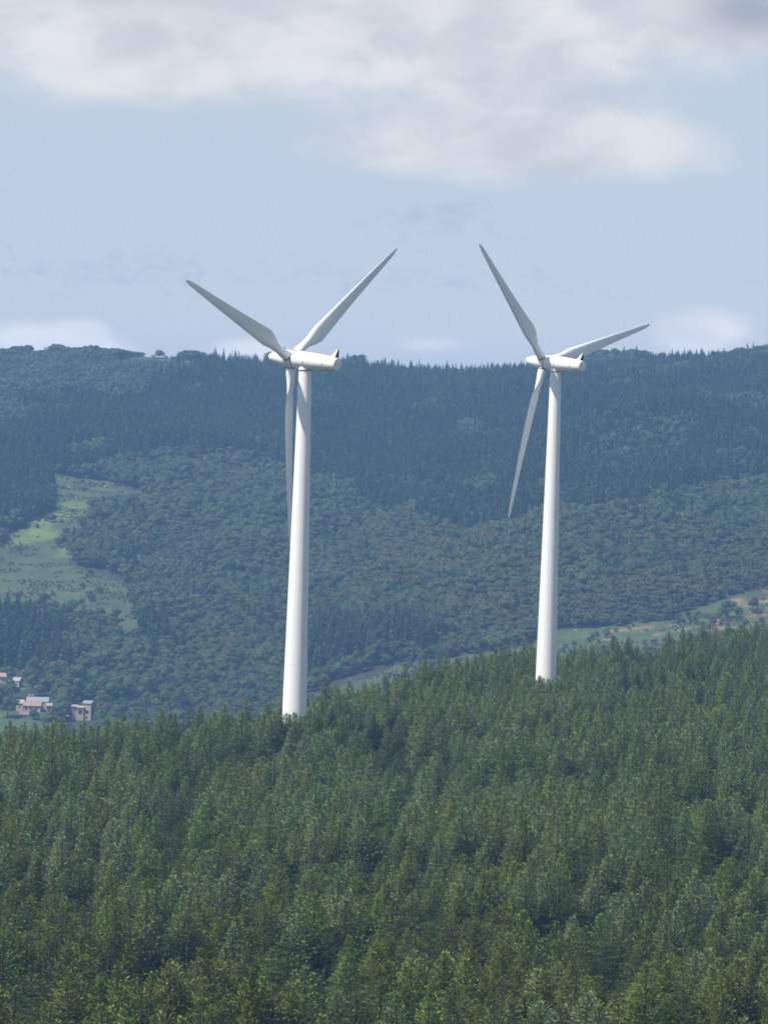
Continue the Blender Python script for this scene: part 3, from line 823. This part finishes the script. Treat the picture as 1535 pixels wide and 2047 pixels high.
# broadleaf
X, Y, Z, px, py, wx, wy = scatter(4.7, 1850, 3160)
insp = region(SPRUCE, px + wx, py + wy) & ~(vnoise(X, Y, 26, 50) > .80) & ~(inpoly(px, py, SPRUCE[1]) & (vnoise(X, Y, 70, 44) > .52))
inscrub = region(SCRUB, px + wx, py + wy)
k = ~insp & ~region(OPEN, px + wx * .5, py + wy * .5) & ~house_clear(px, py) & ~inscrub
FX, FY, FZ = X[k], Y[k], Z[k]; n = len(FX)
hsz = (.40 + .62 * vnoise(FX, FY, 28, 46)) * rng.uniform(.65, 1.35, n); wsz = (.3 + .68 * hsz) * rng.uniform(.85, 1.15, n)
fpx, fpy = px[k], py[k]; ol = smooth((vnoise(FX, FY, 75, 54) - .42) / .2) * .6 + .45 * smooth((fpy - 1010) / 120) * smooth((fpx - 600) / 200)
pk = np.where(rng.random(n) < ol, 9, 3 + rng.integers(0, 3, n)); pk = np.where(rng.random(n) < .04 + .16 * (vnoise(FX, FY, 33, 55) > .68), rng.integers(0, 3, n), pk)
instancer('hillside_broadleaf_wood', np.stack([FX, FY, FZ], -1), rng.uniform(0, 6.28, n), np.stack([wsz, wsz, hsz], -1), pk, far_coll, kind='stuff',
          label='green broadleaf wood covering the lower part of the far hill')
# scrub: dense low bushes, plus a few over the fields
X, Y, Z, px, py, wx, wy = scatter(4.2, 1850, 3160)
op = region(OPEN, px, py)
ridge_copse = (inpoly(px, py, [(60, 690), (280, 690), (285, 714), (240, 716), (60, 704)]) | inpoly(px, py, [(355, 695), (430, 695), (430, 722), (360, 722)])) & ~inpoly(px, py, [(60, 704), (105, 704), (105, 716), (60, 716)])
k = (inscrub2 := region(SCRUB, px + wx, py + wy)) & ~op & ~region(SPRUCE, px + wx, py + wy) | (op & (vnoise(X, Y, 22, 47) > .70) & (rng.random(X.shape) < .16) & ~house_clear(px, py)) | (region(STRIP, px, py) & (vnoise(X, Y, 14, 51) > .52) & (rng.random(X.shape) < .34)) | ridge_copse
FX, FY, FZ = X[k], Y[k], Z[k]; n = len(FX)
opk = op[k]; rk = ridge_copse[k]
hsz = (.6 + .8 * vnoise(FX, FY, 24, 48)) * rng.uniform(.7, 1.3, n); hsz = np.where(opk, hsz * .5, hsz); hsz = np.where(rk, .55 + 1.1 * vnoise(FX, FY, 14, 49) * rng.uniform(.75, 1.2, n), hsz); wsz = hsz * rng.uniform(.9, 1.2, n)
instancer('hillside_scrub', np.stack([FX, FY, FZ], -1), rng.uniform(0, 6.28, n), np.stack([wsz, wsz, hsz], -1), 6 + rng.integers(0, 2, n), far_coll, kind='stuff',
          label='low grey-green scrub spread over the far hill and its fields')

# bracken and rough grass tufts on the open ground
X, Y, Z, px, py, wx, wy = scatter(2.3, 1850, 3130)
k = region(OPEN, px, py) & (vnoise(X, Y, 7, 52) * .6 + vnoise(X, Y, 18, 53) * .4 > .60) & ~region(VALLEY, px, py)
FX, FY, FZ = X[k], Y[k], Z[k]; n = len(FX); hsz = rng.uniform(.08, .2, n)
instancer('bracken', np.stack([FX, FY, FZ - .05], -1), rng.uniform(0, 6.28, n), np.stack([hsz * 1.5, hsz * 1.5, hsz], -1), np.full(n, 8), far_coll, kind='stuff',
          label='bracken and rough tufts over the open fields of the far hill')

# ------------------------------------------------------------------ single trees on the far hill
kinds_far = {}
for nm, args in (('bush', dict(seed=71, H=4.2, rad=3.0, n=900, leaf=.55, lobes=8, low=-.05)), ('bush2', dict(seed=72, H=4.6, rad=2.6, n=900, leaf=.55, lobes=7, low=-.05)),
                 ('oak', dict(seed=73, H=11, rad=5.2, n=2400, leaf=.7, lobes=12)), ('oak2', dict(seed=74, H=11, rad=4.8, n=2400, leaf=.7, lobes=11))):
    Q, T = broadleaf(**args)
    kinds_far[nm] = (crown_mesh('crown', Q, T, M_farleaf), leaf_trunk(args['H'], .3 if args['H'] > 8 else .12, args['rad'] * .4).mesh('trunk', M_bark, True), args['rad'] * 2, args['H'])
Q, T = conifer(seed=75, H=9, rad=2.4, up=8, spray=.6, whorl=.5); kinds_far['fir'] = (crown_mesh('crown', Q, T, M_farspruce), trunk_geo(9, .18).mesh('trunk', M_bark, True), 4.8, 9)


def lone(px, py, wpx, kind, name, cat, label, group, hf=1.0):
    P = ground_hit(px, py); cm, tm, wd, ht = kinds_far[kind]
    s = wpx / F * P.y / wd
    r_ = link(name, None, label=label, category=cat, group=group); r_.location = P; r_.scale = (s, s, s * hf); r_.rotation_euler = (0, 0, px * 1.7)
    link('crown', cm, r_); link('trunk', tm, r_)


GB = 'bushes scattered over the hill field'
for a in [(198, 1187, 22, 'bush', 'round dark bush in the hill field, upper right one of a pair'), (182, 1203, 24, 'bush', 'round dark bush in the hill field, lower left one of a pair'),
          (58, 1224, 16, 'bush2', 'narrow dark bush near the bottom of the hill field, at its left'), (90, 1210, 34, 'bush', 'wide low bush above the bottom edge of the hill field'),
          (164, 1213, 18, 'bush2', 'small bush below the pair of round bushes in the field'), (182, 1016, 24, 'bush', 'upper bush on the right rim of the bright green fern strip'),
          (180, 1038, 24, 'bush2', 'dark bush just below another on the rim of the bright fern strip'), (106, 1044, 22, 'bush', 'low bush in the middle of the bright green fern strip'),
          (144, 1092, 20, 'bush2', 'dark bush at the right end of the lower fern patch'), (32, 1058, 44, 'oak', 'large round bush at the foot of the dark spruce block'),
          (152, 1118, 46, 'bush', 'broad dark bush on the right side of the field'), (186, 1128, 40, 'bush2', 'dark bush at the head of the muted field'),
          (110, 1250, 34, 'bush', 'bush at the bottom edge of the field above the dark wood'), (186, 1236, 18, 'bush2', 'small bush low in the field near the wood edge')]:
    lone(a[0], a[1], a[2], a[3], 'bush', 'bush', a[4], GB)
lone(320, 717, 24, 'bush', 'bush', 'bush', 'small round bush alone on the grassy gap in the skyline ridge', 'bushes on the skyline ridge')
lone(352, 723, 10, 'bush2', 'bush', 'bush', 'tiny bush on the pale grass just below the skyline ridge', 'bushes on the skyline ridge')
GT = 'trees beside the pale field strip'
for a in [(845, 1322, 26, 'bush', 'round_tree', 'round grey-green tree on the grass strip, left one of two'), (879, 1326, 30, 'fir', 'conifer_tree', 'dark conical tree on the grass strip, right one of two'),
          (1450, 1238, 42, 'oak', 'round_tree', 'large dark round tree at the left of the bare brown ground'), (1504, 1222, 26, 'oak2', 'round_tree', 'dark round tree standing in the bare brown ground'),
          (1475, 1230, 22, 'bush', 'round_tree', 'smaller tree between two dark trees by the brown ground'), (1392, 1236, 18, 'bush2', 'round_tree', 'small tree at the edge of the wood above the brown ground')]:
    lone(a[0], a[1], a[2], a[3], a[4], 'tree', a[5], GT)
GV = 'broadleaf trees around the valley farm'
for a in [(150, 1392, 66, 'oak', 'big yellow-green broadleaf tree behind the farm, between its two groups of buildings'), (24, 1402, 40, 'oak2', 'dark broadleaf tree left of the farmhouse'),
          (16, 1436, 46, 'oak', 'broadleaf tree on the lawn at the left edge of the valley'), (58, 1366, 32, 'oak2', 'broadleaf tree right of the little white house'),
          (80, 1392, 34, 'bush', 'bushy tree right behind the farmhouse roofs'), (112, 1410, 34, 'oak2', 'broadleaf tree right of the terracotta roof'),
          (125, 1444, 42, 'oak', 'grey-green tree in front of the farm, between the two groups of buildings'), (232, 1412, 56, 'oak2', 'broadleaf tree right of the stone building with the slate roof'),
          (290, 1400, 50, 'oak', 'round broadleaf tree in the valley, right of the farm'), (360, 1422, 44, 'oak2', 'round tree in the valley just above the plantation edge'),
          (210, 1446, 40, 'oak', 'broadleaf tree touching the right end of the stone building'), (96, 1458, 34, 'oak2', 'low dark tree in front of the pale shed'), (18, 1364, 34, 'oak', 'broadleaf tree above the farm at the left edge'), (68, 1440, 30, 'bush', 'leafy tree in front of the terracotta roofed house')]:
    lone(a[0], a[1], a[2], a[3], 'broadleaf_tree', 'tree', a[4], GV)

# ------------------------------------------------------------------ farm buildings
def gable(parent, c, size, wall_m, roof_m, wins=(), rot=0.0, rise=.38, chimney=()):
    """block with gable roof; local x along the ridge; wins: (x, z, w, h) on the camera side"""
    L_, W_, Hh = size; M0 = Matrix.Translation(c) @ Matrix.Rotation(rot, 4, 'Z')
    mb = MB(); mb.box((0, 0, Hh / 2 - 1.5), (L_, W_, Hh + 3)); rz_ = Hh + W_ * rise
    for sx in (-1, 1):
        x = sx * (L_ / 2); mb.add([(x, -W_ / 2, Hh), (x, W_ / 2, Hh), (x, 0, rz_)], [(0, 1, 2)])
    wl = link('wall', mb.mesh('wall', wall_m), parent, M0)
    mb = MB(); e = .35; th = .22
    for sy in (-1, 1):
        a = [(-L_ / 2 - e, sy * (W_ / 2 + e), Hh - e * rise * 2 + .02), (L_ / 2 + e, sy * (W_ / 2 + e), Hh - e * rise * 2 + .02), (L_ / 2 + e, 0, rz_ + .02), (-L_ / 2 - e, 0, rz_ + .02)]
        b = [(x, y, z + th) for x, y, z in a]
        mb.add(a + b, [(0, 1, 2, 3), (4, 7, 6, 5), (0, 4, 5, 1), (1, 5, 6, 2), (0, 3, 7, 4)])
    rf = link('roof', mb.mesh('roof', roof_m), parent, M0)
    for cx_ in chimney:
        mb = MB(); mb.box((cx_, 0, rz_ + .5), (.8, .7, 1.7)); link('chimney', mb.mesh('chimney', M_stone), rf)
    for (x, z, w_, h_) in wins:
        mb = MB(); mb.box((x, -W_ / 2 - .02, z), (w_ + .3, .12, h_ + .3)); fr = link('window', mb.mesh('window', M_render_w), wl)
        mb = MB(); mb.box((x, -W_ / 2 - .09, z), (w_, .06, h_)); link('pane', mb.mesh('pane', M_pane), fr)


def building(name, px, py, label, cat='house'):
    r_ = link(name, None, label=label, category=cat, group='farm buildings in the valley'); r_.location = ground_hit(px, py); return r_


b = building('farmhouse', 66, 1422, 'long stone farmhouse with a terracotta lean-to roof in front of its grey slate roof')
gable(b, (2.0, 3.2, 0), (9.6, 4.4, 4.2), M_stone, M_slate, rot=-.05, chimney=(-4, -2.6))
gable(b, (0, -1.3, 0), (7.6, 4.0, 2.4), M_render_w, M_tile, rot=-.05, wins=((-2.6, 1.2, .8, 1.0), (-.6, 1.2, .8, 1.0), (2, 1.2, .8, 1.0)))
gable(b, (-5.6, 1.0, 0), (3.2, 3.6, 3.2), M_stone, M_slate2, rot=-.2, wins=((0, 1.6, .7, .9),))
b = building('stone_house', 176, 1440, 'pinkish stone building with a flat slate roof and two dark openings, right of the farm')
gable(b, (.2, .5, 0), (3.9, 4.6, 7.2), M_stone, M_slate, rot=-.3, rise=.22, wins=((0.1, 3.5, 1.6, 1.5), (0, 1.0, .9, 1.0)))
gable(b, (-3.1, .2, 0), (2.9, 4.2, 5.2), M_stone, M_slate2, rot=-.1, rise=.15, wins=((0, 3.4, 1.8, 1.6),))
gable(b, (-6.0, 1.0, 0), (2.6, 3.0, 5.6), M_stone, M_slate2, rot=.1, rise=.2, wins=((0.3, 4.4, .7, .7),))
b = building('white_cottage', 36, 1374, 'small white house with a pale roof among the trees above the farmhouse')
gable(b, (0, 0, 0), (3.4, 3.4, 3.0), M_render_w, M_cream, rot=-.45, wins=((.5, 1.3, .6, .8),))
b = building('brown_roofed_house', 2, 1366, 'brown roofed house cut by the left edge of the photo')
gable(b, (0, 0, 0), (4.6, 3.8, 3.0), M_render_w, M_slate2, rot=.1, wins=((-1.2, 1.5, .7, .8), (1.2, 1.5, .7, .8)))
b = building('white_shed', 98, 1422, 'small pale shed between the farmhouse and the tree', 'shed')
gable(b, (0, 0, 0), (2.6, 2.4, 2.3), M_render_w, M_cream, rot=.2, wins=((0, 1.1, .5, .6),))

# low walls, as seen beside the farm
for x1, y1, x2, y2, lb in ((120, 1430, 140, 1434, 'low stone wall left of the stone building'), (40, 1428, 60, 1430, 'low pale stone wall along the front of the farmhouse yard')):
    P1, P2 = ground_hit(x1, y1), ground_hit(x2, y2); L_ = (P2 - P1).length; mb = MB(); mb.box((0, 0, .5), (L_, .45, 1.6)); mb.box((0, 0, 1.36), (L_ + .1, .6, .12))
    o = link('stone_wall', mb.mesh('stone_wall', M_stone), label=lb, category='wall', kind='thing'); o.location = (P1 + P2) / 2; o.rotation_euler = (0, 0, math.atan2(P2.y - P1.y, P2.x - P1.x))

# pale rocks and a pole by the track across the field
for px_, py_, s_, lb in ((228, 970, .9, 'pale boulder at the right end of the field track'), (210, 974, .6, 'small pale boulder in the middle of the field track'), (138, 976, .7, 'pale boulder at the left of the field track'),
                         (1150, 1261, .4, 'pale boulder on the grass strip right of the farther tower')):
    g = np.random.default_rng(int(px_)); mb = MB(); n_ = 9
    prof = [(.25, -.5), (1.0, 0), (1.15, .45), (.7, .95), (.2, 1.1)]
    mb.lathe([(r_ * s_, z_ * s_) for r_, z_ in prof], 9); mb.v = [(x * g.uniform(.8, 1.25), y * g.uniform(.8, 1.2), z) for x, y, z in mb.v]
    o = link('boulder', mb.mesh('boulder', M_rock), label=lb, category='boulder', group='pale boulders on the grass'); o.location = ground_hit(px_, py_)
o = link('utility_pole', None, label='thin wooden pole standing beside the field track', category='pole'); o.location = ground_hit(171, 972)
mb = MB(); mb.tube([(0, 0, -1), (0, 0, 6.5)], [.16, .11], 8); link('shaft', mb.mesh('shaft', M_wood, True), o)
mb = MB(); mb.box((0, 0, 6.1), (1.5, .12, .12)); link('crossarm', mb.mesh('crossarm', M_wood), o)

# ------------------------------------------------------------------ haze
zmin = float(gZ.min()) - 1.0; ztop = float(max(gZ.max(), 60)) + 16
mb = MB(); mb.box((0, 2200, (zmin + ztop) / 2), (5400, 5400, ztop - zmin))
mh = bpy.data.materials.new('air haze'); mh.use_nodes = True; t = NT(mh.node_tree); mh.node_tree.nodes.clear()
pv = t.n('ShaderNodeVolumePrincipled'); pv.inputs['Color'].default_value = (0.252, 0.495, 0.92, 1); pv.inputs['Density'].default_value = 1.6e-4
pv.inputs['Anisotropy'].default_value = 0.0
ou = t.n('ShaderNodeOutputMaterial'); t.link(pv.outputs[0], ou.inputs['Volume'])
link('haze', mb.mesh('haze', mh), kind='stuff', label='thin blue summer haze between the camera and the hill')
print('near trees', len(is_best), 'min visible px of best', cnt[best].min())
